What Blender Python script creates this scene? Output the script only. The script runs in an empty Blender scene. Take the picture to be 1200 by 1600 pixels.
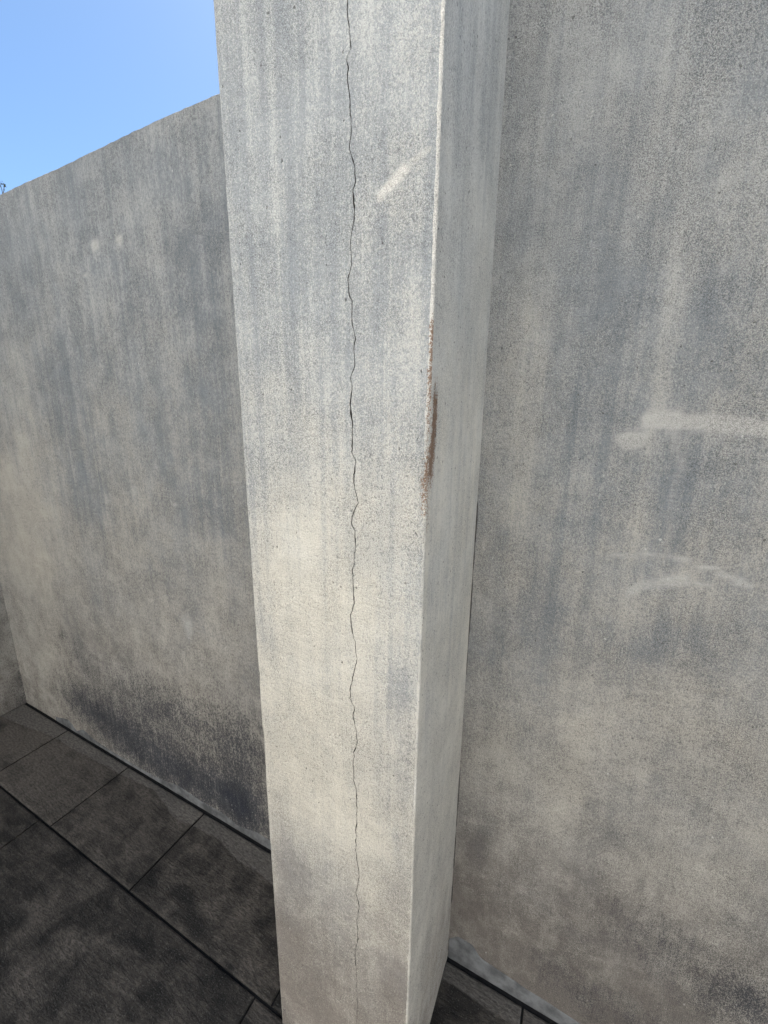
import bpy, bmesh, math, random
import numpy as np
from mathutils import Vector, Matrix
R_ = math.radians
sc = bpy.context.scene
C = sc.collection
rng = np.random.RandomState(7)
random.seed(7)

# ------------------------------------------------------------------ camera
CAM_H = 1.5
cam_d = bpy.data.cameras.new('camera'); cam = bpy.data.objects.new('camera', cam_d); C.objects.link(cam)
cam_d.sensor_fit = 'VERTICAL'; cam_d.sensor_height = 24.0; cam_d.lens = 24.0 * 625.95 / 1600.0
cam_d.clip_start = 0.02; cam_d.clip_end = 2000
right = Vector((0.89806667, 0.43971678, 0.01119875))
up = Vector((-0.10975292, 0.1993568, 0.97376135))
fwd = Vector((-0.42594666, 0.8757317, -0.2272959))
m = Matrix((right, up, -fwd)).transposed().to_4x4(); m.translation = Vector((0, 0, CAM_H))
cam.matrix_world = m
sc.camera = cam

# ------------------------------------------------------------------ sky, sun, exposure
SUN_EL, SUN_AZ = 53.0, -31.0          # azimuth from +Y, clockwise
w = bpy.data.worlds.new("World"); sc.world = w; w.use_nodes = True
wn = w.node_tree; bg = wn.nodes['Background']
sky = wn.nodes.new('ShaderNodeTexSky'); sky.sky_type = 'NISHITA'; sky.sun_disc = False
sky.sun_elevation = R_(SUN_EL); sky.sun_rotation = R_(SUN_AZ)
sky.air_density = 0.85; sky.dust_density = 0.25; sky.ozone_density = 0.9
hue = wn.nodes.new('ShaderNodeMix'); hue.data_type = 'RGBA'; hue.blend_type = 'MULTIPLY'; hue.inputs[0].default_value = 1.0
hue.inputs[7].default_value = (0.90, 1.06, 1.14, 1.0)          # a touch greener than the model's blue
wn.links.new(sky.outputs['Color'], hue.inputs[6]); wn.links.new(hue.outputs[2], bg.inputs['Color'])
bg.inputs['Strength'].default_value = 0.0325
sd = bpy.data.lights.new('sun', 'SUN'); sd.energy = 5.0; sd.angle = R_(0.53); sd.color = (1.0, 0.975, 0.935)
so = bpy.data.objects.new('sun', sd); C.objects.link(so)
sdir = Vector((math.sin(R_(SUN_AZ)) * math.cos(R_(SUN_EL)), math.cos(R_(SUN_AZ)) * math.cos(R_(SUN_EL)), math.sin(R_(SUN_EL))))
so.rotation_euler = sdir.to_track_quat('Z', 'Y').to_euler()
sc.view_settings.view_transform = 'Standard'; sc.view_settings.look = 'None'
sc.view_settings.gamma = 1.0; sc.view_settings.exposure = 2.4
sc.cycles.max_bounces = 8; sc.cycles.diffuse_bounces = 6

# ------------------------------------------------------------------ dimensions (metres)
D = 0.8371            # wall face
YF = D - 0.3183       # pillar front
X0, X1 = -0.5237, -0.1869
XL = -2.5247          # inner corner with the side wall
Z = 2.2299
XR = 3.2

def tag(o, label=None, cat=None, group=None, kind=None):
    if label: o['label'] = label
    if cat: o['category'] = cat
    if group: o['group'] = group
    if kind: o['kind'] = kind
    return o

# ------------------------------------------------------------------ numpy value noise
def vnoise(x, y, seed=0):
    def h(i, j):
        n = np.sin(i * 127.1 + j * 311.7 + seed * 74.7) * 43758.5453
        return n - np.floor(n)
    xi, yi = np.floor(x), np.floor(y); fx, fy = x - xi, y - yi
    fx = fx * fx * (3 - 2 * fx); fy = fy * fy * (3 - 2 * fy)
    a = h(xi, yi) * (1 - fx) + h(xi + 1, yi) * fx
    b = h(xi, yi + 1) * (1 - fx) + h(xi + 1, yi + 1) * fx
    return a * (1 - fy) + b * fy
def fbm(x, y, seed=0, octs=4):
    s, a, t = 0, 1.0, 0
    for k in range(octs):
        s = s + a * vnoise(x * 2 ** k, y * 2 ** k, seed + k * 13); t += a; a *= 0.5
    return s / t - 0.5

# ------------------------------------------------------------------ node helpers
class NT:
    def __init__(s, name):
        s.m = bpy.data.materials.new(name); s.m.use_nodes = True; s.t = s.m.node_tree
        s.b = s.t.nodes['Principled BSDF']
        s.tc = s.t.nodes.new('ShaderNodeTexCoord').outputs['Object']
    def put(s, sock, v):
        if isinstance(v, bpy.types.NodeSocket): s.t.links.new(v, sock)
        else: sock.default_value = v
    def map(s, sc_, rot=(0, 0, 0), loc=(0, 0, 0)):
        n = s.t.nodes.new('ShaderNodeMapping'); s.t.links.new(s.tc, n.inputs['Vector'])
        n.inputs['Scale'].default_value = sc_; n.inputs['Rotation'].default_value = rot; n.inputs['Location'].default_value = loc
        return n.outputs['Vector']
    def noise(s, scale, detail=3, rough=0.55, vec=None, dist=0.0, color=False):
        n = s.t.nodes.new('ShaderNodeTexNoise'); s.t.links.new(vec or s.tc, n.inputs['Vector'])
        n.inputs['Scale'].default_value = scale; n.inputs['Detail'].default_value = detail
        n.inputs['Roughness'].default_value = rough; n.inputs['Distortion'].default_value = dist
        return n.outputs['Color' if color else 'Fac']
    def voro(s, scale, vec=None, feature='F1'):
        n = s.t.nodes.new('ShaderNodeTexVoronoi'); n.feature = feature; s.t.links.new(vec or s.tc, n.inputs['Vector'])
        n.inputs['Scale'].default_value = scale
        return n.outputs['Distance']
    def attr(s, name):
        n = s.t.nodes.new('ShaderNodeAttribute'); n.attribute_name = name; return n.outputs['Fac']
    def math(s, op, a, b=None, c=None, clamp=False):
        n = s.t.nodes.new('ShaderNodeMath'); n.operation = op; n.use_clamp = clamp
        s.put(n.inputs[0], a)
        if b is not None: s.put(n.inputs[1], b)
        if c is not None: s.put(n.inputs[2], c)
        return n.outputs[0]
    def ramp(s, v, a, b, lo=0.0, hi=1.0):
        n = s.t.nodes.new('ShaderNodeMapRange'); n.interpolation_type = 'SMOOTHSTEP'
        s.put(n.inputs['Value'], v); n.inputs['From Min'].default_value = a; n.inputs['From Max'].default_value = b
        n.inputs['To Min'].default_value = lo; n.inputs['To Max'].default_value = hi
        return n.outputs['Result']
    def mix(s, f, a, b, mode='MIX'):
        n = s.t.nodes.new('ShaderNodeMix'); n.data_type = 'RGBA'; n.blend_type = mode
        s.put(n.inputs[0], f)
        for k, v in ((6, a), (7, b)):
            if isinstance(v, tuple) and len(v) == 3: v = v + (1.0,)
            s.put(n.inputs[k], v)
        return n.outputs[2]
    def bump(s, h, strength, dist, prev=None):
        n = s.t.nodes.new('ShaderNodeBump'); s.put(n.inputs['Height'], h)
        n.inputs['Strength'].default_value = strength; n.inputs['Distance'].default_value = dist
        if prev is not None: s.t.links.new(prev, n.inputs['Normal'])
        return n.outputs['Normal']
    def out(s, col, rough=0.9, normal=None, spec=0.25):
        s.put(s.b.inputs['Base Color'], col); s.put(s.b.inputs['Roughness'], rough)
        s.b.inputs['Specular IOR Level'].default_value = spec
        if normal is not None: s.t.links.new(normal, s.b.inputs['Normal'])
        return s.m

# ------------------------------------------------------------------ materials
def plaster(name,  clean, grime_haze_c, pale_c=(0.45, 0.44, 0.415), streak_dir='x', streak_amt=0.35, grain=1.0, seed=0.0, contrast=1.0, coarse=0.5):
    n = NT(name)
    grime, pale, mould, rust = n.attr('grime'), n.attr('pale'), n.attr('mould'), n.attr('rust')  # grime also carries the light falloff painted in at the foot
    streak = n.noise(1.0, 4, 0.6, n.map((34, 34, 1.5), loc=(seed, 0, 0)), 0.3)
    streak2 = n.noise(1.0, 3, 0.6, n.map((110, 110, 6.0), loc=(seed, 0, 3)))
    clump = n.noise(5.0, 9, 0.68, n.map((1, 1, 0.75), loc=(seed, 2, 0)))
    clump2 = n.noise(26.0, 6, 0.7, n.map((1, 1, 0.7), loc=(seed, 5, 0)))
    fine = n.noise(560.0, 2, 0.6, n.map((1, 1, 0.8)))
    fine2 = n.noise(900.0, 1, 0.5)
    mid = n.noise(210.0, 3, 0.65, n.map((1, 1, 0.62)))
    co = coarse
    if co > 0.6:                                   # grain enlarged toward the far left to imitate camera sharpening; same plaster throughout
        xx = n.t.nodes.new('ShaderNodeSeparateXYZ'); n.t.links.new(n.tc, xx.inputs[0])
        co = n.ramp(xx.outputs[0], -1.2, -0.2, coarse, 0.25)
    fineN = n.math('ADD', n.math('MULTIPLY', n.ramp(fine, 0.30, 0.70), n.math('SUBTRACT', 1.0, co)), n.math('MULTIPLY', n.ramp(mid, 0.30, 0.70), co))
    clump3 = n.noise(12.0, 8, 0.72, n.map((1, 1, 0.8), loc=(seed, 9, 0)), 0.4)
    # broad grime plus painted foot shade = mapped field + running streaks + cloudy breakup
    zz = n.t.nodes.new('ShaderNodeSeparateXYZ'); n.t.links.new(n.tc, zz.inputs[0])
    up = n.ramp(n.math('MULTIPLY_ADD', n.math('SUBTRACT', clump, 0.5), 0.9, zz.outputs[2]), 0.5, 1.35, 0.35, 1.45)
    drip = n.noise(1.0, 5, 0.72, n.map((62, 62, 0.9), loc=(seed, 7, 1)), 0.15)
    g = n.math('MULTIPLY_ADD', n.math('MULTIPLY', n.math('SUBTRACT', streak, 0.5), up), streak_amt * 1.9, grime)
    g = n.math('MULTIPLY_ADD', n.math('MULTIPLY', n.math('SUBTRACT', drip, 0.5), up), streak_amt * 1.7, g)
    g = n.math('MULTIPLY_ADD', n.math('SUBTRACT', streak2, 0.5), streak_amt * 0.75, g)
    g = n.math('MULTIPLY_ADD', n.math('SUBTRACT', clump, 0.5), 0.85 * contrast, g)
    low = n.ramp(zz.outputs[2], 0.25, 1.0, 1.9, 0.7)
    g = n.math('MULTIPLY_ADD', n.math('MULTIPLY', n.math('SUBTRACT', clump3, 0.5), low), 0.8 * contrast, g)
    g = n.math('MULTIPLY_ADD', n.math('SUBTRACT', clump2, 0.5), 0.55 * contrast, g, clamp=True)
    # dirt sits in the pits of the render: speckle
    sp = n.ramp(n.math('SUBTRACT', n.math('ADD', n.math('MULTIPLY', g, 0.9), 0.05), fineN), -0.28, 0.28)
    f = n.math('ADD', n.math('MULTIPLY', g, 0.62), n.math('MULTIPLY', sp, 0.38 * grain), clamp=True)
    top_haze = n.ramp(n.math('MULTIPLY_ADD', n.math('SUBTRACT', clump, 0.5), 1.2, zz.outputs[2]), 1.0, 2.1)  # upper plaster cooled in colour to imitate haze near the top
    clean_hi = tuple(c * 0.55 + (sum(clean) / 3) * 0.45 * k for c, k in zip(clean, (0.90, 0.97, 1.02)))
    tint = n.mix(n.noise(2.3, 4, 0.6, n.map((1, 1, 1), loc=(4, seed, 1))), tuple(c * k for c, k in zip(clean, (1.03, 1.0, .95))), tuple(c * k for c, k in zip(clean, (.96, .98, 1.02))))
    # haze and light falloff painted into the grime: cooler above, darker brown below
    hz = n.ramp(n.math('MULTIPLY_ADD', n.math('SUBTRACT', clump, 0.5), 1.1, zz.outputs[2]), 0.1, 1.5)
    gc = n.mix(hz, (grime_haze_c[0] * 0.90, grime_haze_c[1] * 0.73, grime_haze_c[2] * 0.60), grime_haze_c)
    tint = n.mix(top_haze, tint, clean_hi)
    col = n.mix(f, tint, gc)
    # mould: denser, near black speckles
    mm = n.math('MULTIPLY_ADD', n.math('SUBTRACT', clump2, 0.5), 0.7, mould)
    mm = n.math('MULTIPLY_ADD', n.math('SUBTRACT', streak2, 0.5), 0.5, mm)
    mm = n.math('MULTIPLY', mm, n.ramp(mould, 0.03, 0.22))
    ms = n.ramp(n.math('SUBTRACT', n.math('MULTIPLY_ADD', n.math('SUBTRACT', n.noise(95.0, 6, 0.8, n.map((1, 1, 0.6))), 0.5), 1.1, mm), fineN), -0.35, 0.25)
    mf = n.math('MULTIPLY', n.math('ADD', n.math('MULTIPLY', mm, 0.42, clamp=True), n.math('MULTIPLY', ms, 0.58)), n.ramp(mould, 0.02, 0.15), clamp=True)
    col = n.mix(mf, col, (0.034, 0.038, 0.050))
    # pale touch up paint / scuffs
    pf = n.math('MULTIPLY_ADD', n.math('SUBTRACT', clump2, 0.5), 0.6, pale)
    pf = n.math('MULTIPLY_ADD', n.math('SUBTRACT', fineN, 0.5), -0.28, pf)
    pf = n.math('MULTIPLY_ADD', n.math('SUBTRACT', n.noise(1.0, 5, 0.75, n.map((30, 30, 150), rot=(0, 0.15, 0))), 0.5), 0.75, pf)
    pf = n.math('MULTIPLY', n.ramp(pf, 0.16, 0.74, 0.0, 0.88), n.ramp(pale, 0.02, 0.2))
    col = n.mix(pf, col, pale_c)
    # rust
    rf = n.math('MULTIPLY_ADD', n.math('SUBTRACT', fineN, 0.5), 1.0, rust)
    rf = n.math('MULTIPLY_ADD', n.math('SUBTRACT', n.noise(75.0, 6, 0.8), 0.5), 2.0, rf)
    rf = n.math('MULTIPLY_ADD', n.math('SUBTRACT', streak2, 0.5), 0.8, rf)
    rf = n.math('MULTIPLY', n.ramp(rf, 0.28, 0.62, 0, 0.9), n.ramp(rust, 0.03, 0.15))
    col = n.mix(rf, col, (0.22, 0.125, 0.074))
    # grain: sand specks light and dark
    gm = n.ramp(n.noise(6.0, 6, 0.7, n.map((1, 1, 1), loc=(8, seed, 2))), 0.36, 0.62, 0.45, 1.15)     # some areas worn smooth
    col = n.mix(n.math('MULTIPLY', gm, n.ramp(fine2, 0.36, 0.64, 0.42 * grain, 0.0)), col, (0.0, 0.0, 0.0))
    col = n.mix(n.math('MULTIPLY', gm, n.ramp(fineN, 0.05, 0.40, 0.38 * grain, 0.0)), col, (0.05, 0.05, 0.05))
    col = n.mix(n.ramp(fine, 0.60, 0.74, 0.0, 0.30 * grain), col, pale_c)
    # sparse pits and pale flecks
    for vs, vr, c_, am, lo in ((70.0, 0.13, (0.06, 0.058, 0.055), 0.75, 0.80), (48.0, 0.10, (0.50, 0.49, 0.46), 0.7, 0.86)):
        v = n.t.nodes.new('ShaderNodeTexVoronoi'); n.t.links.new(n.map((1, 1, 0.8), loc=(seed, vs, 0)), v.inputs['Vector']); v.inputs['Scale'].default_value = vs
        q = n.t.nodes.new('ShaderNodeSeparateColor'); n.t.links.new(v.outputs['Color'], q.inputs[0])
        dd = n.math('MULTIPLY_ADD', n.math('SUBTRACT', fine, 0.5), 0.35, v.outputs['Distance'])
        col = n.mix(n.math('MULTIPLY', n.ramp(dd, vr * 0.5, vr, am, 0.0), n.ramp(q.outputs[0], lo, lo + .06)), col, c_)
    h = n.math('ADD', n.math('MULTIPLY', fine, 1.0), n.math('MULTIPLY', fine2, 0.5))
    nm = n.bump(n.math('ADD', h, n.math('MULTIPLY', mid, 1.2)), 0.9 * grain, 0.0036)
    nm = n.bump(n.noise(9.0, 3, 0.5), 0.45, 0.02, nm)
    nm = n.bump(n.noise(1.0, 4, 0.6, n.map((9, 9, 34), rot=(0.1, 0.35, 0)), 0.8), 0.35, 0.008, nm)
    return n.out(col, 0.92, nm, 0.15)

CLEAN = (0.450, 0.425, 0.375)
GRIME_HAZE = (0.192, 0.209, 0.224)  # blue-grey of the grime, pushed cool to imitate haze higher up
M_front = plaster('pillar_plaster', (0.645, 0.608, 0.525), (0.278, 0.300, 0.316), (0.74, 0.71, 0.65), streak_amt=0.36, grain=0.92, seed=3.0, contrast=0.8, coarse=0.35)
M_side = plaster('pillar_side_plaster', (0.73, 0.69, 0.605), (0.34, 0.355, 0.365), streak_amt=0.34, grain=0.85, seed=11.0, contrast=0.75, coarse=0.3)  # base colour lifted above the front to make up for light missing here
M_wall = plaster('wall_plaster', CLEAN, GRIME_HAZE, streak_amt=0.27, grain=1.05, seed=0.0, contrast=1.1, coarse=0.65)

def simple(name, col, rough=0.9, nscale=60, amt=0.4):
    n = NT(name)
    c = n.mix(n.ramp(n.noise(nscale, 5, 0.65), 0.3, 0.7), tuple(x * (1 - amt) for x in col), tuple(x * (1 + amt * .5) for x in col))
    return n.out(c, rough, n.bump(n.noise(nscale * 3, 3), 0.4, 0.002), 0.2)
M_crack = simple('crack_dark', (0.055, 0.051, 0.046))  # dark soiled inside of the crack and open joint
M_mortar = simple('mortar', (0.118, 0.120, 0.122), 0.9, 22, 0.5)
M_bead = simple('bead', (0.62, 0.60, 0.55), 0.7, 160, 0.3)
M_grout = simple('grout', (0.014, 0.014, 0.015), 0.95, 80, 0.4)
M_ground = simple('soil', (0.16, 0.14, 0.105), 0.95, 1.3, 0.4)
M_bark = simple('bark', (0.09, 0.07, 0.055), 0.95, 25, 0.5)
M_leaf = simple('leaf', (0.055, 0.085, 0.03), 0.6, 3, 0.5)

def tile_mat():
    n = NT('slate_tile')
    dust, wet = n.attr('dust'), n.attr('wet')
    tone = n.attr('tone')
    cloud = n.noise(4.2, 9, 0.66, n.map((1, 1, 1), rot=(0, 0, 0.5)), 0.5)
    vein = n.noise(1.0, 7, 0.65, n.map((7, 24, 1), rot=(0, 0, 0.35)), 0.6)
    fine = n.noise(100, 6, 0.8, n.map((0.6, 1.7, 1), rot=(0, 0, 0.35)))
    patch = n.noise(13.0, 8, 0.75, n.map((1, 1, 1), rot=(0, 0, 0.4)), 0.3)
    v = n.math('ADD', n.math('ADD', n.math('MULTIPLY', cloud, 0.45), n.math('MULTIPLY', vein, 0.27)), n.math('MULTIPLY', patch, 0.28))
    v = n.math('ADD', v, n.math('MULTIPLY', n.math('SUBTRACT', tone, 0.5), 0.12))
    col = n.mix(n.ramp(v, 0.40, 0.62), (0.0075, 0.0066, 0.0058), (0.122, 0.106, 0.090))
    wf = n.ramp(n.math('MULTIPLY_ADD', n.math('SUBTRACT', n.noise(14, 6, 0.7), 0.5), 0.9, wet), 0.25, 0.75)
    col = n.mix(n.math('MULTIPLY', wf, 0.85), col, (0.007, 0.0065, 0.006))
    df = n.math('MULTIPLY_ADD', n.math('SUBTRACT', n.noise(9, 5, 0.6), 0.5), 0.55, dust)
    df = n.ramp(df, 0.44, 0.58)
    col = n.mix(n.math('MULTIPLY', df, 0.60), col, (0.180, 0.166, 0.150))
    col = n.mix(n.ramp(fine, 0.38, 0.62, 0.65, 0.0), col, (0.008, 0.008, 0.008))
    col = n.mix(n.ramp(n.noise(260, 2, 0.7), 0.56, 0.70, 0, 0.30), col, (0.2, 0.19, 0.18))
    nm = n.bump(n.math('ADD', fine, n.math('MULTIPLY', vein, 2.0)), 0.8, 0.004)
    return n.out(col, n.ramp(v, 0.3, 0.7, 0.62, 0.8), nm, 0.3)
M_tile = tile_mat()

M_facade = simple('facade_paint', (0.80, 0.795, 0.78), 0.9, 30, 0.06)
M_frame = simple('window_frame', (0.25, 0.25, 0.25), 0.5, 30, 0.1)
def glass():
    n = NT('window_glass'); n.b.inputs['Metallic'].default_value = 0.0
    return n.out((0.03, 0.04, 0.045, 1), 0.06, None, 0.6)
M_glass = glass()


# ------------------------------------------------------------------ stain fields, in metres on each surface: (u, z, ru, rz, amount)
GR_L = [(-1.616, 1.87, 0.044, 0.263, 0.12), (-1.408, 1.56, 0.034, 0.258, 0.12), (-0.956, 1.519, 0.025, 0.203, 0.12), (-1.193, 1.668, 0.029, 0.228, -0.1), (-0.998, 1.945, 0.024, 0.137, 0.1),
    (-2.091, 1.204, 0.298, 0.503, -0.45), (-2.352, 0.815, 0.298, 0.33, -0.3), (-2.257, 0.264, 0.217, 0.165, -0.25), (-1.028, 2.221, 0.194, 0.023, -0.12), (-1.385, 1.996, 0.031, 0.023, -0.3),
    (-1.277, 1.988, 0.023, 0.016, -0.25), (-1.067, 2.21, 0.024, 0.04, -0.15), (-1.847, 1.611, 0.129, 0.265, 0.12), (-1.608, 1.43, 0.188, 0.291, 0.15), (-1.101, 1.444, 0.136, 0.18, 0.18),
    (-0.924, 1.782, 0.069, 0.228, 0.08), (-1.387, 1.263, 0.137, 0.214, -0.12), (-0.994, 0.965, 0.084, 0.139, -0.15), (-1.311, 0.749, 0.27, 0.167, -0.12), (-1.961, 0.675, 0.252, 0.205, 0.1),
    (-1.078, 1.207, 0.113, 0.13, 0.08), (-1.532, 2.081, 0.192, 0.086, -0.08), (-1.495, 1.839, 0.196, 0.114, -0.06), (-0.814, 1.741, 0.038, 0.239, -0.08)]
MO_L = [(-1.996, 0.478, 0.162, 0.108, 0.22), (-1.949, 0.193, 0.24, 0.133, 0.6), (-1.609, 0.125, 0.246, 0.155, 0.68), (-1.27, 0.101, 0.221, 0.164, 0.66), (-0.949, 0.099, 0.153, 0.172, 0.72),
    (-1.383, 0.34, 0.331, 0.13, 0.15), (-0.924, 0.387, 0.144, 0.169, 0.35), (-1.19, 0.414, 0.322, 0.12, 0.3), (-1.574, 0.391, 0.365, 0.134, 0.22), (-1.054, 0.161, 0.162, 0.126, 0.2)]
GR_R = [(-0.098, 1.992, 0.014, 0.122, 0.12), (0.018, 1.945, 0.012, 0.107, 0.1), (0.224, 1.596, 0.012, 0.115, 0.1), (-0.166, 1.815, 0.016, 0.131, 0.1), (0.07, 1.684, 0.011, 0.09, 0.08),
    (0.095, 2.018, 0.012, 0.072, 0.1), (-0.009, 1.542, 0.015, 0.139, 0.08), (0.165, 1.674, 0.039, 0.154, 0.12), (0.017, 1.738, 0.028, 0.101, 0.1), (0.061, 1.99, 0.02, 0.101, -0.08),
    (-0.1, 1.804, 0.026, 0.083, -0.1), (-0.051, 1.026, 0.073, 0.092, 0.1), (0.193, 1.081, 0.081, 0.052, 0.1), (-0.065, 0.703, 0.054, 0.053, -0.1), (0.053, 0.873, 0.035, 0.031, -0.1),
    (-0.066, 1.876, 0.035, 0.139, 0.14), (0.177, 1.744, 0.023, 0.054, -0.1), (0.139, 1.835, 0.046, 0.275, 0.06), (0.061, 1.542, 0.056, 0.065, 0.08), (0.131, 0.825, 0.093, 0.092, -0.1),
    (-0.123, 1.703, 0.044, 0.067, -0.1), (0.196, 1.48, 0.048, 0.026, -0.05), (0.192, 1.698, 0.023, 0.073, 0.1), (-0.128, 2.104, 0.058, 0.07, 0.0), (0.152, 1.6, 0.033, 0.03, -0.1),
    (0.133, 1.145, 0.058, 0.052, -0.1), (0.303, 0.984, 0.049, 0.077, 0.0), (-0.051, 1.825, 0.039, 0.059, -0.18), (0.103, 1.754, 0.029, 0.124, -0.2), (0.17, 1.868, 0.029, 0.041, -0.2),
    (-0.111, 1.567, 0.046, 0.184, -0.12), (0.101, 1.455, 0.028, 0.067, -0.15), (0.02, 0.69, 0.131, 0.194, -0.22), (0.304, 0.675, 0.096, 0.121, -0.2), (-0.123, 1.42, 0.071, 0.105, -0.1),
    (-0.017, 1.866, 0.021, 0.086, 0.12), (-0.195, 2.045, 0.027, 0.197, 0.12), (0.115, 1.982, 0.045, 0.081, 0.1), (0.185, 1.598, 0.047, 0.058, 0.15), (0.201, 1.395, 0.065, 0.076, 0.12),
    (-0.004, 1.671, 0.02, 0.162, 0.08), (0.168, 0.888, 0.115, 0.117, -0.05), (-0.145, 0.404, 0.048, 0.105, 0.15), (0.139, 0.445, 0.101, 0.073, 0.15), (-0.094, 0.884, 0.067, 0.134, -0.08),
    (0.126, 1.541, 0.035, 0.052, -0.05), (-0.029, 1.192, 0.09, 0.083, 0.05), (0.259, 1.246, 0.048, 0.069, 0.06), (-0.108, 0.208, 0.048, 0.135, 0.1)]
MO_R = [(0.293, 0.387, 0.104, 0.104, 0.2), (0.38, 0.327, 0.103, 0.103, 0.22), (0.017, 0.096, 0.085, 0.066, 0.12), (0.216, 0.136, 0.131, 0.08, 0.32), (0.181, 0.417, 0.097, 0.09, 0.12),
    (-0.147, 0.425, 0.032, 0.062, 0.08), (0.436, 0.359, 0.05, 0.065, 0.4), (0.07, 0.186, 0.079, 0.052, 0.12)]
GR_F = [(-0.47, 0.309, 0.055, 0.131, 0.25), (-0.211, 0.371, 0.034, 0.092, 0.25), (-0.256, 0.546, 0.027, 0.051, 0.15), (-0.441, 0.539, 0.067, 0.056, 0.18), (-0.356, 0.725, 0.058, 0.032, -0.12),
    (-0.244, 0.728, 0.038, 0.045, -0.1), (-0.491, 0.58, 0.027, 0.076, 0.15), (-0.471, 1.735, 0.015, 0.144, 0.15), (-0.418, 1.808, 0.011, 0.096, -0.12), (-0.28, 1.723, 0.011, 0.109, -0.1),
    (-0.245, 1.579, 0.009, 0.084, 0.12), (-0.389, 1.707, 0.011, 0.103, 0.1), (-0.403, 1.391, 0.096, 0.193, -0.22), (-0.438, 1.229, 0.068, 0.14, -0.28), (-0.296, 1.223, 0.099, 0.14, -0.18),
    (-0.38, 0.922, 0.095, 0.181, -0.12), (-0.231, 1.329, 0.04, 0.06, -0.12), (-0.444, 1.589, 0.037, 0.057, -0.08), (-0.497, 1.864, 0.036, 0.132, 0.12), (-0.345, 1.733, 0.023, 0.122, 0.14),
    (-0.257, 1.704, 0.036, 0.045, 0.12), (-0.216, 1.684, 0.03, 0.091, 0.14), (-0.431, 1.787, 0.034, 0.099, 0.0), (-0.501, 1.449, 0.025, 0.185, 0.16), (-0.214, 1.461, 0.028, 0.054, 0.12),
    (-0.226, 1.071, 0.033, 0.072, 0.25), (-0.206, 0.956, 0.02, 0.159, 0.2), (-0.503, 1.14, 0.031, 0.082, 0.15), (-0.456, 0.583, 0.083, 0.074, 0.15), (-0.204, 0.647, 0.031, 0.194, 0.15),
    (-0.489, 0.294, 0.066, 0.134, 0.25), (-0.227, 0.465, 0.053, 0.106, 0.15), (-0.316, 1.583, 0.061, 0.053, 0.05), (-0.52, 0.094, 0.118, 0.15, 0.2), (-0.381, 1.621, 0.023, 0.072, -0.12),
    (-0.294, 1.942, 0.034, 0.038, -0.15), (-0.463, 0.764, 0.08, 0.102, -0.05)]
MO_F = [(-0.21, 1.099, 0.021, 0.07, 0.12), (-0.2, 0.958, 0.013, 0.117, 0.12), (-0.504, 1.166, 0.019, 0.067, 0.12), (-0.496, 1.512, 0.011, 0.085, 0.12), (-0.524, 0.021, 0.063, 0.129, 0.2)]
GR_S = [(0.742, 1.903, 0.061, 0.133, 0.12), (0.679, 1.019, 0.105, 0.134, 0.1), (0.705, 1.235, 0.049, 0.147, -0.1), (0.662, 1.962, 0.09, 0.059, 0.12), (0.687, 1.792, 0.059, 0.149, -0.12),
    (0.594, 1.55, 0.061, 0.2, -0.1), (0.833, 1.708, 0.045, 0.112, 0.15), (0.637, 1.681, 0.021, 0.069, 0.1), (0.772, 1.961, 0.045, 0.166, 0.08), (0.607, 1.245, 0.063, 0.075, 0.12),
    (0.616, 1.416, 0.06, 0.065, 0.0), (0.755, 0.537, 0.24, 0.409, 0.05), (0.76, 0.149, 0.272, 0.33, 0.1), (0.664, 0.131, 0.133, 0.175, 0.1)]
MO_S = [(0.818, 1.615, 0.016, 0.627, 0.1)]
RU_F = [(-0.188, 1.431, 0.006, 0.031, 0.5), (-0.188, 1.576, 0.003, 0.04, 0.45), (-0.189, 1.391, 0.008, 0.028, 0.35), (-0.187, 1.52, 0.004, 0.05, 0.4), (-0.188, 1.611, 0.003, 0.015, 0.35)]
RU_S = [(0.526, 1.371, 0.011, 0.034, 0.3), (0.542, 1.513, 0.01, 0.031, 0.95), (0.538, 1.474, 0.01, 0.023, 0.75), (0.532, 1.439, 0.011, 0.029, 1.0)]
PALEB_L = [(-1.385, 1.996, 0.022, 0.018, 0.8), (-1.276, 1.991, 0.017, 0.013, 0.7), (-1.221, 1.971, 0.011, 0.009, 0.5), (-1.111, 1.931, 0.013, 0.008, 0.0), (-1.159, 0.788, 0.03, 0.051, 0.55),
    (-1.463, 1.928, 0.01, 0.011, 0.6), (-1.159, 1.223, 0.019, 0.017, 0.5), (-1.512, 1.199, 0.046, 0.012, 0.4), (-1.223, 1.339, 0.019, 0.021, 0.4), (-1.361, 1.254, 0.028, 0.023, 0.4),
    (-1.061, 2.243, 0.046, 0.016, 0.35), (-0.871, 2.212, 0.04, 0.012, 0.35)]
PALEB_R = [(0.08, 1.47, 0.019, 0.013, 0.9), (0.167, 1.229, 0.028, 0.007, 0.4), (0.148, 1.322, 0.007, 0.035, 0.35), (0.152, 1.424, 0.011, 0.044, 0.3), (0.08, 1.313, 0.012, 0.012, 0.2)]
PALEB_F = [(-0.218, 1.594, 0.013, 0.008, 0.35), (-0.239, 1.748, 0.01, 0.008, 0.0), (-0.215, 1.801, 0.01, 0.009, 0.3)]
PALEB_S = [(0.665, 1.801, 0.029, 0.047, 0.25)]
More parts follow.
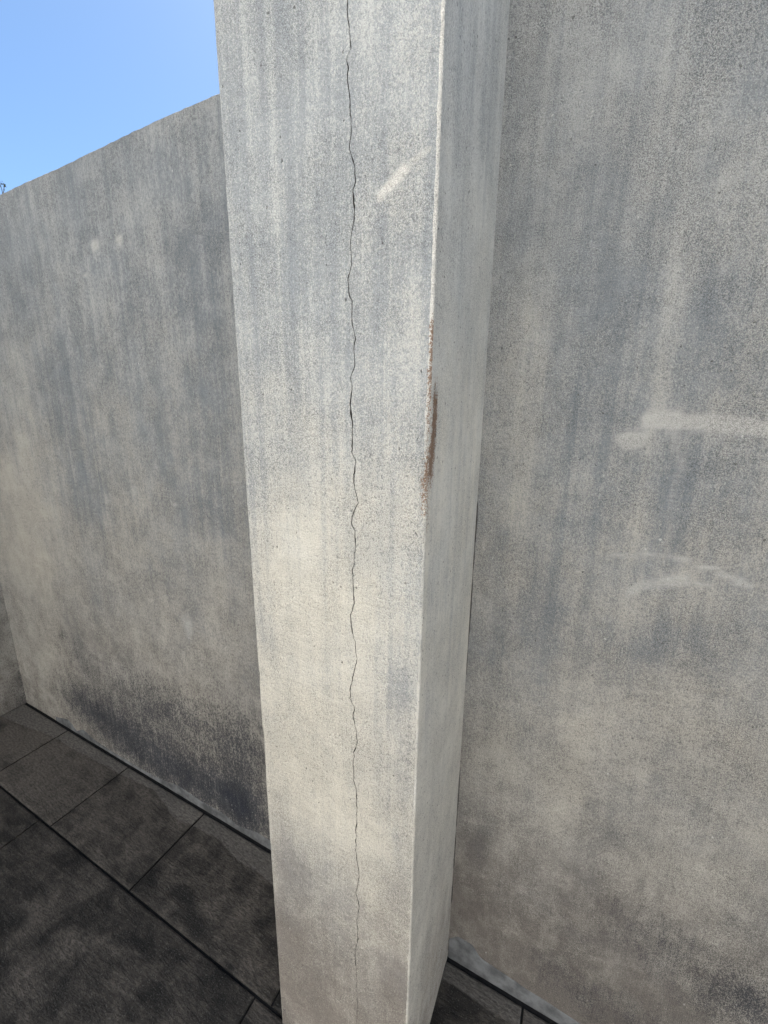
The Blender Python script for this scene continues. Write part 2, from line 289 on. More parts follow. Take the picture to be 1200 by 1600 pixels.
WET = [(-1.002, 0.602, 0.065, 0.033, 0.9), (-0.893, 0.562, 0.069, 0.034, 0.85), (-0.795, 0.536, 0.041, 0.024, 0.4), (-1.363, 0.541, 0.059, 0.014, 0.5), (-1.686, 0.439, 0.082, 0.015, 0.8),
    (-1.54, 0.452, 0.059, 0.013, 0.5), (-1.386, 0.4, 0.109, 0.018, 0.5), (-1.414, 0.33, 0.07, 0.02, 0.6), (-1.187, 0.407, 0.103, 0.034, 0.4), (-1.019, 0.35, 0.139, 0.035, 0.4),
    (-0.741, 0.488, 0.093, 0.034, 0.3), (-0.973, 0.464, 0.066, 0.027, 0.4), (-0.756, 0.44, 0.09, 0.024, 0.4), (-1.181, 0.938, 0.142, 0.061, 0.0), (-1.826, 0.719, 0.099, 0.027, 0.25),
    (-0.906, 0.769, 0.1, 0.059, 0.35), (-1.183, 0.73, 0.084, 0.031, 0.25), (-1.128, 0.269, 0.09, 0.018, 0.3), (-0.622, 0.606, 0.049, 0.06, 0.3), (-2.276, 0.629, 0.105, 0.018, 0.4)]
PALEB = PALEB_L + PALEB_R
PALE = [(0.1336, 1.4885, 0.153, 1.43, 0.0096, 0.45), (0.153, 1.43, 0.1451, 1.345, 0.0065, 0.35), (0.0994, 1.5039, 0.1398, 1.5075, 0.014, 0.95), (0.1403, 1.5044, 0.2656, 1.4893, 0.0136, 0.85), (0.0654, 1.4703, 0.0898, 1.47, 0.0146, 0.8),
    (0.0674, 1.2488, 0.1274, 1.2637, 0.0063, 0.5), (0.1274, 1.2637, 0.1763, 1.2596, 0.006, 0.56), (0.1763, 1.2596, 0.2319, 1.2528, 0.0059, 0.6), (0.2319, 1.2528, 0.2799, 1.2329, 0.008, 0.6), (0.1122, 1.1861, 0.137, 1.2079, 0.0114, 0.5),
    (0.137, 1.2079, 0.1863, 1.2238, 0.0136, 0.58), (0.1863, 1.2238, 0.2277, 1.2236, 0.0083, 0.45), (-0.9384, 1.338, -0.8538, 1.3072, 0.0038, 0.5), (-1.5268, 1.2159, -1.4799, 1.1736, 0.006, 0.5)]
PALE_F = [(-0.2619, 1.7734, -0.2275, 1.7948, 0.0084, 0.6), (-0.2275, 1.7948, -0.201, 1.8089, 0.0053, 0.38)]
CRACK = np.array([(-0.3096, 2.0194), (-0.3082, 1.9954), (-0.3083, 1.9835), (-0.3077, 1.9534), (-0.3043, 1.9361), (-0.3098, 1.9284), (-0.3091, 1.9141), (-0.3083, 1.9016), (-0.3067, 1.8789), (-0.3041, 1.8535), (-0.3062, 1.8335), (-0.3034, 1.8232), (-0.2993, 1.8112), (-0.2979, 1.7975), (-0.3018, 1.7848), (-0.3, 1.7657), (-0.3031, 1.7471), (-0.3061, 1.7305), (-0.3054, 1.7021), (-0.3064, 1.6961), (-0.3109, 1.6834), (-0.3081, 1.6624), (-0.3048, 1.6564), (-0.305, 1.6264), (-0.299, 1.6086), (-0.3021, 1.5963), (-0.3013, 1.5708), (-0.3077, 1.5546), (-0.3057, 1.5414), (-0.308, 1.521), (-0.3074, 1.5075), (-0.305, 1.4967), (-0.3064, 1.4502), (-0.3002, 1.4382), (-0.3037, 1.4188), (-0.3002, 1.3898), (-0.2958, 1.3744), (-0.3052, 1.3594), (-0.3079, 1.3402), (-0.3016, 1.3302), (-0.3018, 1.3031), (-0.3042, 1.2911), (-0.3031, 1.2764), (-0.3068, 1.2628), (-0.3058, 1.2345), (-0.3048, 1.2068), (-0.311, 1.1848), (-0.3099, 1.1677), (-0.304, 1.1424), (-0.2999, 1.1054), (-0.305, 1.0819), (-0.3122, 1.0484), (-0.3137, 1.025), (-0.3054, 1.0139), (-0.3075, 0.9924), (-0.3012, 0.9686), (-0.2981, 0.9419), (-0.3054, 0.9212), (-0.3082, 0.8966), (-0.3078, 0.8575), (-0.3019, 0.8332), (-0.3022, 0.7624), (-0.304, 0.6891), (-0.3013, 0.6606), (-0.2972, 0.6408), (-0.3046, 0.5833), (-0.2974, 0.558), (-0.302, 0.5153), (-0.3, 0.4675), (-0.3078, 0.4198), (-0.3043, 0.3631), (-0.303, 0.3027), (-0.3033, 0.2389), (-0.3055, 0.1224)])
BAND = np.array([(-2.509, 0.718), (-2.133, 0.766), (-1.787, 0.776), (-1.427, 0.798), (-1.237, 0.757), (-1.038, 0.776), (-0.908, 0.756), (-0.762, 0.752), (-0.5, 0.76), (-0.1, 0.78), (0.3, 0.77), (3, 0.77)])
MORTAR_L = [(-2.232, 0.016), (-2.114, 0.046), (-2.055, 0.004), (-1.992, 0.036), (-1.895, 0.012), (-1.773, 0.007), (-1.503, 0.011), (-1.39, 0.022), (-1.318, 0.038), (-1.19, 0.027), (-1.085, 0.032), (-0.998, 0.013), (-0.909, 0.034), (-0.849, 0.033), (-0.773, 0.049)]
MORTAR_R = [(-0.185, 0.064), (-0.163, 0.089), (-0.121, 0.089), (-0.098, 0.059), (-0.029, 0.051), (0.013, 0.045), (0.069, 0.042), (0.152, 0.035), (0.517, 0.011)]
TWIG = [-8.797, 4.0, 5.111]
ZHOLE = 1.5066; ZRUST = 1.4704
def BASE_L(u, z): return 0.50 + 0.10 * np.clip((z - 0.9) / 1.2, 0, 1)
def BASE_R(u, z): return 0.56 - 0.10 * np.clip((z - 1.5) / 0.5, 0, 1) + 0.42 * np.clip((0.62 - z) / 0.6, 0, 1)  # grime level; foot darkening painted in for light falloff, top eased for haze
def BASE_F(u, z): return 0.27 + 0.33 * np.clip((z - 0.85) / 0.85, 0, 1) + 0.85 * np.clip((0.75 - z) / 0.75, 0, 1)  # grime level with painted light falloff at the foot, cool haze above
def BASE_S(y, z): return 0.22 + 0.16 * np.clip((z - 1.3) / 0.7, 0, 1) + 0.25 * np.clip((0.6 - z) / 0.6, 0, 1)  # same painted falloff toward the foot of the side
def EDGE(z): return np.interp(z, [0, 0.6, 1.0, 1.2, 1.45, 1.62, 2.3], [0.35, 0.35, 0.4, 0.32, 0.42, 0.85, 0.75]) * (1 - 0.45 * np.exp(-((z - ZRUST) / 0.12) ** 2))
def CRW(z): return 0.0008 * np.interp(z, [0, 0.35, 0.5, 0.9, 1.6, 1.615, 1.63, 2.3], [0.35, 0.6, 0.9, 1.0, 1.0, 1.0, 1.0, 0.8]) * (1 + 0.5 * fbm(z * 40, z * 0, 19, 3)) + 0.0016 * np.exp(-((z - ZHOLE) / 0.006) ** 2)


def field(lst, u, v):
    s = np.zeros_like(u)
    for b in lst:
        s += b[4] * np.exp(-(((u - b[0]) / b[2]) ** 2 + ((v - b[1]) / b[3]) ** 2))
    return s
def seg_field(lst, u, v):                       # soft capsules: (u0, v0, u1, v1, radius, amount)
    s = np.zeros_like(u); u, v = u + 0.012 * fbm(u * 22, v * 22, 301, 4), v + 0.010 * fbm(u * 22, v * 22, 302, 4)
    for (a0, b0, a1, b1, r, amt) in lst:
        du, dv = a1 - a0, b1 - b0; L = du * du + dv * dv + 1e-9
        t = np.clip(((u - a0) * du + (v - b0) * dv) / L, 0, 1)
        d = np.hypot(u - a0 - t * du, v - b0 - t * dv)
        s = np.maximum(s, amt * np.clip(1.5 - d / r, 0, 1))
    return s

# ------------------------------------------------------------------ mesh helpers
def mesh_obj(name, V, F, mat, parent=None, smooth=True, attrs=None):
    me = bpy.data.meshes.new(name)
    V = np.asarray(V, dtype=np.float32)
    me.from_pydata(V.tolist() if len(V) < 1 else V, [], F) if False else me.from_pydata([tuple(v) for v in V.tolist()], [], F)
    if smooth: me.polygons.foreach_set('use_smooth', [True] * len(me.polygons))
    me.materials.append(mat)
    for k, a in (attrs or {}).items():
        at = me.attributes.new(k, 'FLOAT', 'POINT'); at.data.foreach_set('value', np.asarray(a, dtype=np.float32).ravel())
    me.update()
    o = bpy.data.objects.new(name, me); C.objects.link(o)
    if parent: o.parent = parent
    return o
class Grid:
    """collects grids (arrays nu x nv x 3) plus attributes into one mesh"""
    def __init__(s): s.V, s.F, s.A, s.n = [], [], {}, 0
    def add(s, P, flip=False, **attrs):
        nu, nv = P.shape[:2]; b = s.n
        idx = b + np.arange(nu * nv).reshape(nu, nv)
        q = np.stack([idx[:-1, :-1], idx[1:, :-1], idx[1:, 1:], idx[:-1, 1:]], -1).reshape(-1, 4)
        if flip: q = q[:, ::-1]
        s.F += q.tolist(); s.V.append(P.reshape(-1, 3)); s.n += nu * nv
        for k in ('grime', 'pale', 'mould', 'rust', 'dust', 'wet', 'tone'):
            a = attrs.get(k); a = np.zeros(nu * nv) if a is None else np.broadcast_to(np.asarray(a, float), (nu, nv)).ravel()
            s.A.setdefault(k, []).append(a)
        return s
    def build(s, name, mat, parent=None, keys=('grime', 'pale', 'mould', 'rust'), smooth=True):
        return mesh_obj(name, np.concatenate(s.V), s.F, mat, parent, smooth, {k: np.concatenate(s.A[k]) for k in keys})
def lin(a, b, step): return np.linspace(a, b, max(2, int(round(abs(b - a) / step)) + 1))

# ------------------------------------------------------------------ ground and paving
def ground():
    xs = np.concatenate([[-900, -200, -60], np.linspace(-20, 20, 41), [60, 200, 900]])
    X, Y = np.meshgrid(xs, xs, indexing='ij')
    P = np.stack([X, Y, np.full_like(X, -0.03) + 0.0 * X], -1)
    tag(Grid().add(P).build('ground', M_ground, keys=()), kind='structure')
ground()

YS = -3.05; XE = 6.0
J1 = 0.528
gr = Grid()
X, Y = np.meshgrid([XL - 0.1, XE], [YS, D + 0.05], indexing='ij')
gr.add(np.stack([X, Y, X * 0 - 0.007], -1))
tag(gr.build('paving_bed', M_grout, keys=()), kind='structure')

def edge_noise(u, seed, amp): return amp * fbm(u * 30, u * 0, seed, 3)
tiles = Grid()
def tile(x0, x1, y0, y1, dz=0.0, step=None, tone=None):
    g = 0.0030
    x0 += g; x1 -= g
    cx, cy = (x0 + x1) / 2, (y0 + y1) / 2
    if step is None:
        d = math.hypot(max(0, abs(cx + 0.8) - 1.8), min(0, cy)); step = 0.012 if (cy > -0.1 and -3 < cx < 0.7) else 0.1
    c = 0.0025
    us = np.concatenate([[x0, x0 + c], lin(x0 + 2.5 * c, x1 - 2.5 * c, step), [x1 - c, x1]])
    vs = np.concatenate([[y0, y0 + c], lin(y0 + 2.5 * c, y1 - 2.5 * c, step), [y1 - c, y1]])
    U, V = np.meshgrid(us, vs, indexing='ij')
    e = np.minimum(np.minimum(U - x0, x1 - U), np.minimum(V - y0, y1 - V))
    zz = dz + 0.0016 * fbm(U * 5, V * 5, 3) - np.where(e < 1e-6, 0.0025, 0) - np.where((e > 1e-6) & (e < c * 1.2), 0.0006, 0)
    Ud = U + np.where(e < 1e-6, 0, 0) + 0.0012 * fbm(V * 12, V * 0 + 7, 5) * (e < c * 1.2)
    Vd = V + 0.0012 * fbm(U * 12, U * 0 + 3, 9) * (e < c * 1.2)
    by = np.interp(U, BAND[:, 0], BAND[:, 1])
    dust = np.clip(0.5 + (V - by) / 0.05, 0, 1) * (V > 0.3)
    tiles.add(np.stack([Ud, Vd, zz], -1), dust=dust, wet=np.clip(field(WET, U, V), 0, 1), tone=random.uniform(0.0, 0.6) if tone is None else tone)
    # skirts
    n = 9
    for (a, b) in (((x0, y0), (x1, y0)), ((x1, y0), (x1, y1)), ((x1, y1), (x0, y1)), ((x0, y1), (x0, y0))):
        t = np.array([0, 1.0]); P = np.zeros((2, 2, 3))
        for i in range(2):
            P[i, :, 0] = a[0] + (b[0] - a[0]) * t[i]; P[i, :, 1] = a[1] + (b[1] - a[1]) * t[i]
        P[:, 0, 2] = -0.02; P[:, 1, 2] = dz - 0.0028
        tiles.add(P)
row1 = [XL + 0.006, -2.105, -1.633, -1.162, -0.57, 0.022, 0.60, 1.18, 1.76, 2.34, 2.92, 3.5, 4.1, 4.7, 5.3, 5.9]
for i in range(len(row1) - 1): tile(row1[i], row1[i + 1], J1 + 0.0035, D - 0.0150, random.uniform(-.0006, .0006), tone=(1.0, .95, .7, .45, .3)[min(i, 4)])
y = J1; k = 0
while y > YS + 0.54:
    off = (-1.697, -1.10, -2.05)[k % 3]
    xs = [off + 1.077 * i for i in range(-1, 8)]
    xs = [XL + 0.006] + [x for x in xs if x > XL + 0.1 and x < XE]
    for i in range(len(xs) - 1): tile(xs[i], xs[i + 1], y - 0.54 + 0.0025, y - 0.0035, random.uniform(-.0006, .0006))
    y -= 0.54; k += 1
tag(tiles.build('paving', M_tile, keys=('dust', 'wet', 'tone')), kind='structure')

# ------------------------------------------------------------------ boundary wall
wall = bpy.data.objects.new('rendered_wall', None); C.objects.link(wall); wall.location = (0, D, 0)
tag(wall, 'long weathered grey rendered wall with streaky mould, running behind the cracked pillar', 'wall')
PAR = {}
def child(o, root):
    o.parent = root; o.matrix_parent_inverse = Matrix.Translation(-Vector(root.location)); return o
WT = 0.20
def wall_face():
    g = Grid()
    us = lin(XL - 0.02, XR, 0.009); vs = np.concatenate([lin(-0.02, 0.12, 0.006), lin(0.13, Z - 0.03, 0.0105), lin(Z - 0.02, Z - 0.003, 0.006)])
    U, V = np.meshgrid(us, vs, indexing='ij')
    Y = D - 0.0035 * fbm(U * 2.2, V * 2.2, 1) - 0.0012 * fbm(U * 14, V * 14, 2)
    left = U < (X0 + X1) / 2
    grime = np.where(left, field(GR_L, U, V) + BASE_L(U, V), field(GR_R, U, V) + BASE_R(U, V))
    mould = np.clip(np.where(left, field(MO_L, U, V), field(MO_R, U, V)), 0, 1)
    W1, W2 = 0.030 * fbm(U * 26, V * 26, 311, 4), 0.045 * fbm(U * 26, V * 20, 312, 4)
    pale = np.maximum(seg_field(PALE, U, V), np.clip(1.25 * field(PALEB, U + W1, V + W2), 0, 1))
    A = dict(grime=np.clip(grime, 0, 1), mould=mould, pale=pale)
    g.add(np.stack([U, Y, V], -1), flip=False, **A)
    # rounded arris, cap and back
    jag = 0.0038 * fbm(us * 50, us * 0, 21, 4) + 0.006 * fbm(us * 4, us * 0, 5, 2)
    prof = [(0.0, Z - 0.003), (0.001, Z), (0.004, Z + 0.0025), (0.02, Z + 0.004), (WT - 0.01, Z + 0.004), (WT, Z - 0.006), (WT, -0.3)]
    P = np.zeros((len(us), len(prof), 3)); P[:, :, 0] = us[:, None]
    for j, (dy, z) in enumerate(prof):
        P[:, j, 1] = (Y[:, -1] if j == 0 else D + dy); P[:, j, 2] = z + (jag if 1 <= j <= 4 else 0)
    gm = np.repeat(np.clip(grime[:, -1], 0, 1)[:, None], len(prof), 1)
    g.add(P, grime=gm)
    # ends
    for x in (us[0], us[-1]):
        Q = np.zeros((2, 2, 3)); Q[:, :, 0] = x; Q[0, :, 1] = D; Q[1, :, 1] = D + WT; Q[:, 0, 2] = -0.3; Q[:, 1, 2] = Z + 0.001
        g.add(Q, grime=0.4)
    return g.build('render_coat', M_wall)
child(wall_face(), wall)

def mortar_strip(name, pts, face_y, sgn_thick=0.0035, x_axis=True):
    """wavy smear of mortar along the foot of a wall, pts = (u, height)"""
    pts = np.array(pts); us = lin(pts[0, 0], pts[-1, 0], 0.006)
    hh = np.interp(us, pts[:, 0], pts[:, 1]) + 0.003 * fbm(us * 40, us * 0, 4, 3)
    hh = np.maximum(hh, 0.002)
    ts = np.array([0, 0.25, 0.6, 0.88, 0.97, 1.0]); th = np.array([1, 1.0, 0.85, 0.6, 0.35, -0.5]) * sgn_thick
    P = np.zeros((len(us), len(ts), 3))
    P[:, :, 0] = us[:, None]; P[:, :, 2] = -0.004 + (hh[:, None] + 0.004) * ts[None, :]
    P[:, :, 1] = face_y - th[None, :] - 0.001 * fbm(us * 20, us * 0, 8, 2)[:, None]
    return Grid().add(P).build(name, M_mortar, keys=())
child(mortar_strip('mortar_smear', MORTAR_L, D), wall)
child(mortar_strip('mortar_smear', MORTAR_R, D), wall)

# ------------------------------------------------------------------ side wall on the left
side = bpy.data.objects.new('side_wall', None); C.objects.link(side); side.location = (XL, 0, 0)
tag(side, 'plain grey rendered wall at the far left meeting the long wall at a corner above the tiles', 'wall')
def side_face():
    g = Grid()
    vs = lin(-3.0, D + 0.03, 0.02); zs = lin(-0.02, Z - 0.004, 0.02)
    V, W = np.meshgrid(vs, zs, indexing='ij')
    X = XL + 0.004 * fbm(V * 2, W * 2, 31)
    gm = 0.42 + 0.25 * (W < 0.25) * (0.25 - W) / 0.25 + 0.25 * np.clip((W - 1.0) / 1.2, 0, 1)
    mo = 0.5 * np.exp(-((D - V) / 0.06) ** 2) * (W < .5) * np.clip(1 - W / .5, 0, 1)
    g.add(np.stack([X, V, W], -1), flip=True, grime=gm, mould=mo * 0.6)
    prof = [(0.0, Z - 0.004), (-0.004, Z - 0.0005), (-WT + .01, Z - 0.0005), (-WT, Z - 0.006), (-WT, -0.3)]
    P = np.zeros((len(vs), len(prof), 3)); P[:, :, 1] = vs[:, None]
    for j, (dx, z) in enumerate(prof): P[:, j, 0] = (X[:, -1] if j == 0 else XL + dx); P[:, j, 2] = z
    g.add(P, flip=True, grime=0.6)
    Q = np.zeros((2, 2, 3)); Q[:, :, 1] = -3.0; Q[0, :, 0] = XL; Q[1, :, 0] = XL - WT; Q[:, 0, 2] = -0.3; Q[:, 1, 2] = Z - 0.002
    g.add(Q, grime=0.5)
    return g.build('render_coat', M_wall)
child(side_face(), side)

# ------------------------------------------------------------------ pillar
pillar = bpy.data.objects.new('wall_pillar', None); C.objects.link(pillar); pillar.location = ((X0 + X1) / 2, (YF + D) / 2, 0)
tag(pillar, 'pale square rendered pillar with a thin vertical crack down its front and a rusty edge', 'pillar')
ZP = Z + 0.035
zr = np.concatenate([lin(-0.02, 2.2, 0.0024), lin(2.21, ZP, 0.012)])
cz, cx = CRACK[:, 1], CRACK[:, 0]
o_ = np.argsort(cz); crx = np.interp(zr, cz[o_], cx[o_])
def jag_(z, f, seed):                            # piecewise straight, sharp kinks
    k = np.arange(int(z.min() * f) - 2, int(z.max() * f) + 3); r = np.random.RandomState(seed)
    kz = (k + r.uniform(-.4, .4, len(k))) / f
    return np.interp(z, kz, r.uniform(-1, 1, len(k)))
crx = crx + 0.0011 * jag_(zr, 95, 3) + 0.0007 * jag_(zr, 230, 4)
cw0 = CRW(zr)
def spall(seed): return np.clip(jag_(zr, 150, seed) - 0.35, 0, 1) * 1.5 + np.clip(jag_(zr, 28, seed + 1) - 0.72, 0, 1) * 7
cl = cw0 * (0.75 + 0.45 * jag_(zr, 120, 8) + spall(21)); cr_ = cw0 * (0.75 + 0.45 * jag_(zr, 130, 9) + spall(31))   # lips left and right
BV = 0.0035
KN = lambda s: 0.006 * np.clip(jag_(zr, 14, s) - 0.72, 0, 1) / 0.28
def front_y(U, V): return YF - 0.0022 * fbm(U * 3, V * 3, 51) - 0.0008 * fbm(U * 25, V * 25, 52)
chipR = 0.0030 * fbm(zr * 75, zr * 0, 61, 4) + 0.002 * fbm(zr * 3, zr * 0, 62, 2)
chipR = chipR + KN(51) + 0.0020 * np.exp(-((zr - ZRUST) / 0.10) ** 4) * np.clip(0.5 + jag_(zr, 45, 12), 0, 1)
chipL = KN(58) + 0.0024 * fbm(zr * 80, zr * 0, 63, 3) + 0.002 * fbm(zr * 3, zr * 0, 64, 2)
def fattr(U, V):
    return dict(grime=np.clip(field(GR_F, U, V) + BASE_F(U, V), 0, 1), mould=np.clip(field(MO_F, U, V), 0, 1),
                pale=np.maximum(seg_field(PALE_F, U, V), np.clip(field(PALEB_F, U, V), 0, 1)), rust=np.clip(field(RU_F, U, V), 0, 1))
def pillar_shell():
    g = Grid()
    t = np.linspace(0, 1, 32)
    L0 = X0 + BV + chipL; R0 = X1 - BV - chipR
    for a, b in ((L0, crx - cl), (crx + cr_, R0)):
        U = a[None, :] + (b - a)[None, :] * t[:, None]; V = np.repeat(zr[None, :], len(t), 0)
        g.add(np.stack([U, front_y(U, V), V], -1), **fattr(U, V))
    # right arris: narrow worn edge, then the side face
    V1 = zr
    arr = [(R0, front_y(R0, V1)), (X1 - 0.001 - 0.4 * chipR, YF + 0.0010 + 0 * V1), (X1 + 0 * V1, YF + BV + np.abs(chipR))]
    P = np.zeros((3, len(zr), 3))
    for i, (xx, yy) in enumerate(arr): P[i, :, 0] = xx; P[i, :, 1] = yy; P[i, :, 2] = zr
    U = P[:, :, 0]; A = fattr(U, P[:, :, 2])
    A['pale'] = np.maximum(A['pale'], EDGE(P[:, :, 2]) * (1 + 1.2 * fbm(P[:, :, 2] * 22, P[:, :, 2] * 0, 404, 4))); A['grime'] = A['grime'] * 0.4
    g.add(P, **A)
    P = np.zeros((3, len(zr), 3))
    arr = [(X0 + 0 * V1, YF + BV + np.abs(chipL)), (X0 + 0.001 + .4 * chipL, YF + .001 + 0 * V1), (L0, front_y(L0, V1))]
    for i, (xx, yy) in enumerate(arr): P[i, :, 0] = xx; P[i, :, 1] = yy; P[i, :, 2] = zr
    A = fattr(P[:, :, 0], P[:, :, 2]); A['pale'] = 0.35 + 0 * A['grime']; g.add(P, **A)
    return g
ps = pillar_shell()
child(ps.build('front_face', M_front), pillar)
def pillar_sides():
    g = Grid()
    for (x, ch, right_) in ((X1, chipR, True), (X0, chipL, False)):
        t = np.linspace(0, 1, 60) ** 1.5
        a = YF + BV + np.abs(ch); b = D + 0.02
        Y = a[None, :] + (b - a)[None, :] * t[:, None]; V = np.repeat(zr[None, :], len(t), 0)
        bow = np.sin(np.pi * t)[:, None]
        X = x + bow * (0.002 * fbm(Y * 3, V * 3, 71))
        if right_: A = dict(grime=np.clip(field(GR_S, Y, V) + BASE_S(Y, V), 0, 1), mould=np.clip(field(MO_S, Y, V), 0, 1), rust=np.clip(field(RU_S, Y, V), 0, 1), pale=np.clip(field(PALEB_S, Y, V), 0, 1))
        else: A = dict(grime=0.45)
        g.add(np.stack([X, Y, V], -1), flip=not right_, **A)
    # cap
    P = np.zeros((2, 2, 3)); P[0, :, 0] = X0 + .001; P[1, :, 0] = X1 - .001; P[:, 0, 1] = YF + .001; P[:, 1, 1] = D + 0.02; P[:, :, 2] = ZP
    g.add(P, grime=0.8)
    P = np.zeros((2, 2, 3)); P[0, :, 0] = X0; P[1, :, 0] = X1; P[:, :, 1] = D + 0.02; P[:, 0, 2] = Z - .05; P[:, 1, 2] = ZP
    g.add(P, grime=0.6)
    return g.build('side_face', M_side)
child(pillar_sides(), pillar)
def crack_groove():
    y0 = front_y(crx, zr); dep = 0.006
    P = np.zeros((4, len(zr), 3)); P[:, :, 2] = zr
    P[0, :, 0] = crx - cl; P[0, :, 1] = y0 + 0.0003; P[1, :, 0] = crx - cl * .7; P[1, :, 1] = y0 + dep
    P[2, :, 0] = crx + cr_ * .7; P[2, :, 1] = y0 + dep; P[3, :, 0] = crx + cr_; P[3, :, 1] = y0 + 0.0003
    return Grid().add(P).build('crack', M_crack, keys=(), smooth=False)
ck = child(crack_groove(), pillar); ck['label'] = 'thin dark vertical crack'
def joint_crack():
    """dirty open joint where the pillar side meets the wall"""
    zz = lin(0.02, 1.62, 0.004)
    wdt = 0.0011 * np.clip(fbm(zz * 9, zz * 0, 90, 4) * 3.0 + 0.45, 0.0, 1.3) * np.interp(zz, [0, .15, 1.25, 1.5, 1.62], [0.8, 1, 1, .5, 0.1])
    off = 0.0016 * fbm(zz * 30, zz * 0, 91, 3)
    P = np.zeros((3, len(zz), 3)); P[:, :, 2] = zz
    on = np.interp(zz, [0, 1.3, 1.6], [1, 1, 0.0]) * np.clip(wdt / 0.0006, -.4, 1)
    P[0, :, 0] = X1 - 0.002; P[0, :, 1] = D + .003 - (.004 + wdt * 1.4) * on
    P[1, :, 0] = X1 + (wdt * .6 + .0012) * on; P[1, :, 1] = D + .003 - (.0052 + wdt * .5) * on
    P[2, :, 0] = X1 + (wdt * 1.8 + .0015 + off) * on; P[2, :, 1] = D + .003
    return Grid().add(P).build('joint_gap', M_crack, keys=())
child(joint_crack(), pillar)

# ------------------------------------------------------------------ tree beyond the wall
def tube(g, a, b, ra, rb, n=8, bend=0.0):
    a, b = np.array(a, float), np.array(b, float); d = b - a; L = np.linalg.norm(d); d /= L
    h = np.cross(d, [0, 0, 1.0] if abs(d[2]) < .9 else [1.0, 0, 0]); h /= np.linalg.norm(h); k = np.cross(d, h)
    m_ = 5; P = np.zeros((n + 1, m_, 3))
    for j in range(m_):
        t = j / (m_ - 1); c = a + (b - a) * t + k * bend * L * math.sin(math.pi * t); r = ra + (rb - ra) * t
        for i in range(n + 1):
            an = 2 * math.pi * i / n; P[i, j] = c + r * (math.cos(an) * h + math.sin(an) * k)
    g.add(P)
def tree():
    tip = np.array(TWIG)                          # the one twig seen over the wall
    base = np.array([tip[0] - 1.55, tip[1] + 0.3, -0.03])
    root = bpy.data.objects.new('garden_tree', None); C.objects.link(root); root.location = base
    tag(root, 'leafy tree beyond the wall, only a twig showing at the left edge of the sky', 'tree')
    g = Grid(); top = base + [0.1, 0, 2.6]
    tube(g, base, top, 0.13, 0.08, 10, 0.03)
    ends = []
    for i in range(11):
        an = i * 2.4; L = random.uniform(0.9, 1.5); el = random.uniform(0.35, 1.2)
        a = base + (top - base) * random.uniform(0.7, 1.0)
        b = a + L * np.array([math.cos(an) * math.cos(el), math.sin(an) * math.cos(el), math.sin(el)])
        if b[0] > tip[0] - 0.35: b[0] = tip[0] - 0.35 - random.random() * .3
        b[2] = min(b[2], tip[2] - 0.1)
        tube(g, a, b, 0.045, 0.015, 7, 0.08); ends.append((a, b))
        for q in range(5):
            t = random.uniform(0.35, 1.0); s = a + (b - a) * t
            e = s + np.array([random.uniform(-.5, .5), random.uniform(-.5, .5), random.uniform(-.1, .5)])
            e[0] = min(e[0], tip[0] - 0.12); e[2] = min(e[2], tip[2] - 0.02)
            tube(g, s, e, 0.012, 0.004, 5, 0.1); ends.append((s, e))
    s = ends[0][1].copy(); s[0] = tip[0] - 0.5; s[2] = tip[2] - 0.45; s[1] = tip[1]
    tube(g, top, s, 0.035, 0.014, 6, 0.05)
    mid = tip - np.array([0.10, 0, 0.16])
    tube(g, s, mid, 0.012, 0.006, 6, 0.06); tube(g, mid, tip, 0.006, 0.004, 5, 0.1)
    tube(g, mid, tip + np.array([-0.12, 0, 0.01]), 0.006, 0.004, 5, -0.1)
    ends += [(top, s), (s, mid), (s, mid)]
    child(g.build('trunk', M_bark, keys=()), root)
    V, F = [], []
    def leaf(c, s_):
        d = np.random.normal(size=3); d /= np.linalg.norm(d); h = np.cross(d, np.random.normal(size=3)); h /= np.linalg.norm(h)
        k = np.cross(d, h) * .12; n0 = len(V)
        V.extend([c, c + d * s_ * .5 + h * s_ * .28 + k * s_, c + d * s_, c + d * s_ * .5 - h * s_ * .28 + k * s_]); F.append((n0, n0 + 1, n0 + 2, n0 + 3))
    np.random.seed(5)
    for a, b in ends:
        for q in range(95):
            t = np.random.uniform(.25, 1.05); c = a + (b - a) * t + np.random.normal(size=3) * 0.11
            if c[0] < tip[0] - .10 and c[2] < tip[2] - .03: leaf(c, np.random.uniform(.05, .095))
    for q in range(7): leaf(tip + np.random.normal(size=3) * .02 + [-.02, 0, -.01], .035)
    for q in range(8): leaf(tip + np.array([-.12, 0, 0]) + np.random.normal(size=3) * .025, .04)
    child(mesh_obj('crown', np.array(V), F, M_leaf, None, False), root)
tree()

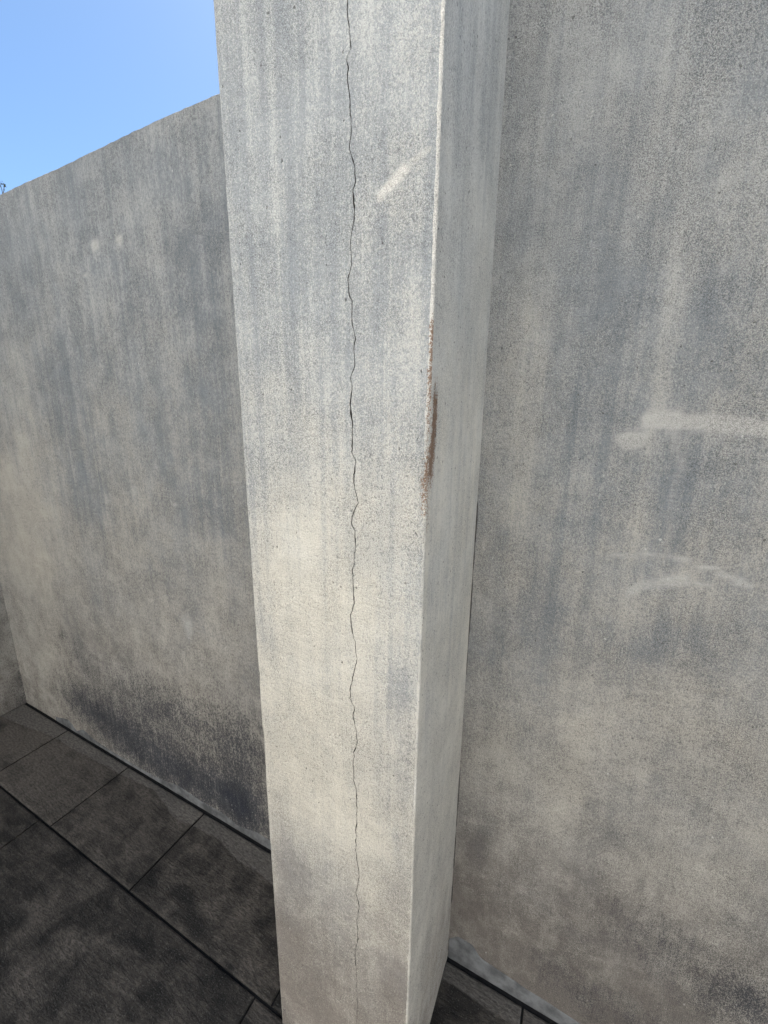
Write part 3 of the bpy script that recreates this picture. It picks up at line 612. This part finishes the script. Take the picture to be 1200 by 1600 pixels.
# ------------------------------------------------------------------ unseen white building added behind the photographer to bounce sunlight
def box(V, F, a, b):
    n = len(V)
    for x in (a[0], b[0]):
        for y in (a[1], b[1]):
            for z in (a[2], b[2]): V.append((x, y, z))
    for f in ((0, 1, 3, 2), (4, 6, 7, 5), (0, 4, 5, 1), (2, 3, 7, 6), (0, 2, 6, 4), (1, 5, 7, 3)): F.append(tuple(n + i for i in f))
def bounce_house():
    HY = -3.1; HX0, HX1, HH = -7.0, 6.5, 6.2
    root = bpy.data.objects.new('bounce_house', None); C.objects.link(root); root.location = ((HX0 + HX1) / 2, HY - 3, 0)
    tag(root, 'unseen white two storey building added behind the photographer to bounce sunlight', 'bounce_house')
    openings = [(-5.2, -4.0, 0.9, 2.1), (2.6, 4.4, 0.0, 2.15), (-5.2, -4.0, 3.7, 4.9), (-1.2, 0.0, 3.7, 4.9), (2.9, 4.1, 3.7, 4.9)]
    xs = sorted({HX0, HX1} | {o[0] for o in openings} | {o[1] for o in openings}); zs = sorted({-0.3, HH} | {o[2] for o in openings} | {o[3] for o in openings})
    V, F = [], []
    for i in range(len(xs) - 1):
        for j in range(len(zs) - 1):
            cx_, cz_ = (xs[i] + xs[i + 1]) / 2, (zs[j] + zs[j + 1]) / 2
            if any(o[0] < cx_ < o[1] and o[2] < cz_ < o[3] for o in openings): continue
            box(V, F, (xs[i], HY - 0.25, zs[j]), (xs[i + 1], HY, zs[j + 1]))
    box(V, F, (HX0, HY - 6, -0.3), (HX0 + .25, HY - .2501, HH)); box(V, F, (HX1 - .25, HY - 6, -0.3), (HX1, HY - .2501, HH)); box(V, F, (HX0 + .2501, HY - 6, -0.3), (HX1 - .2501, HY - 5.75, HH))
    child(mesh_obj('wall', V, F, M_facade, None, False), root)
    V, F = [], []; box(V, F, (HX0 - .12, HY - 6.12, HH + .002), (HX1 + .12, HY + .12, HH + .22))
    child(mesh_obj('roof', V, F, M_frame, None, False), root)
    for (a, b, c, d) in openings:
        V, F = [], []; t = 0.06
        for q in ((a, a + t, c, d), (b - t, b, c, d), (a + t, b - t, c, c + t), (a + t, b - t, d - t, d), ((a + b) / 2 - .03, (a + b) / 2 + .03, c + t, d - t)):
            box(V, F, (q[0], HY - .17, q[2]), (q[1], HY - .10, q[3]))
        fr = child(mesh_obj('window', V, F, M_frame, None, False), root)
        V, F = [], []; box(V, F, (a + t, HY - .145, c + t), (b - t, HY - .135, d - t))
        p = mesh_obj('pane', V, F, M_glass, None, False); p.parent = fr
    return root
bounce_house()
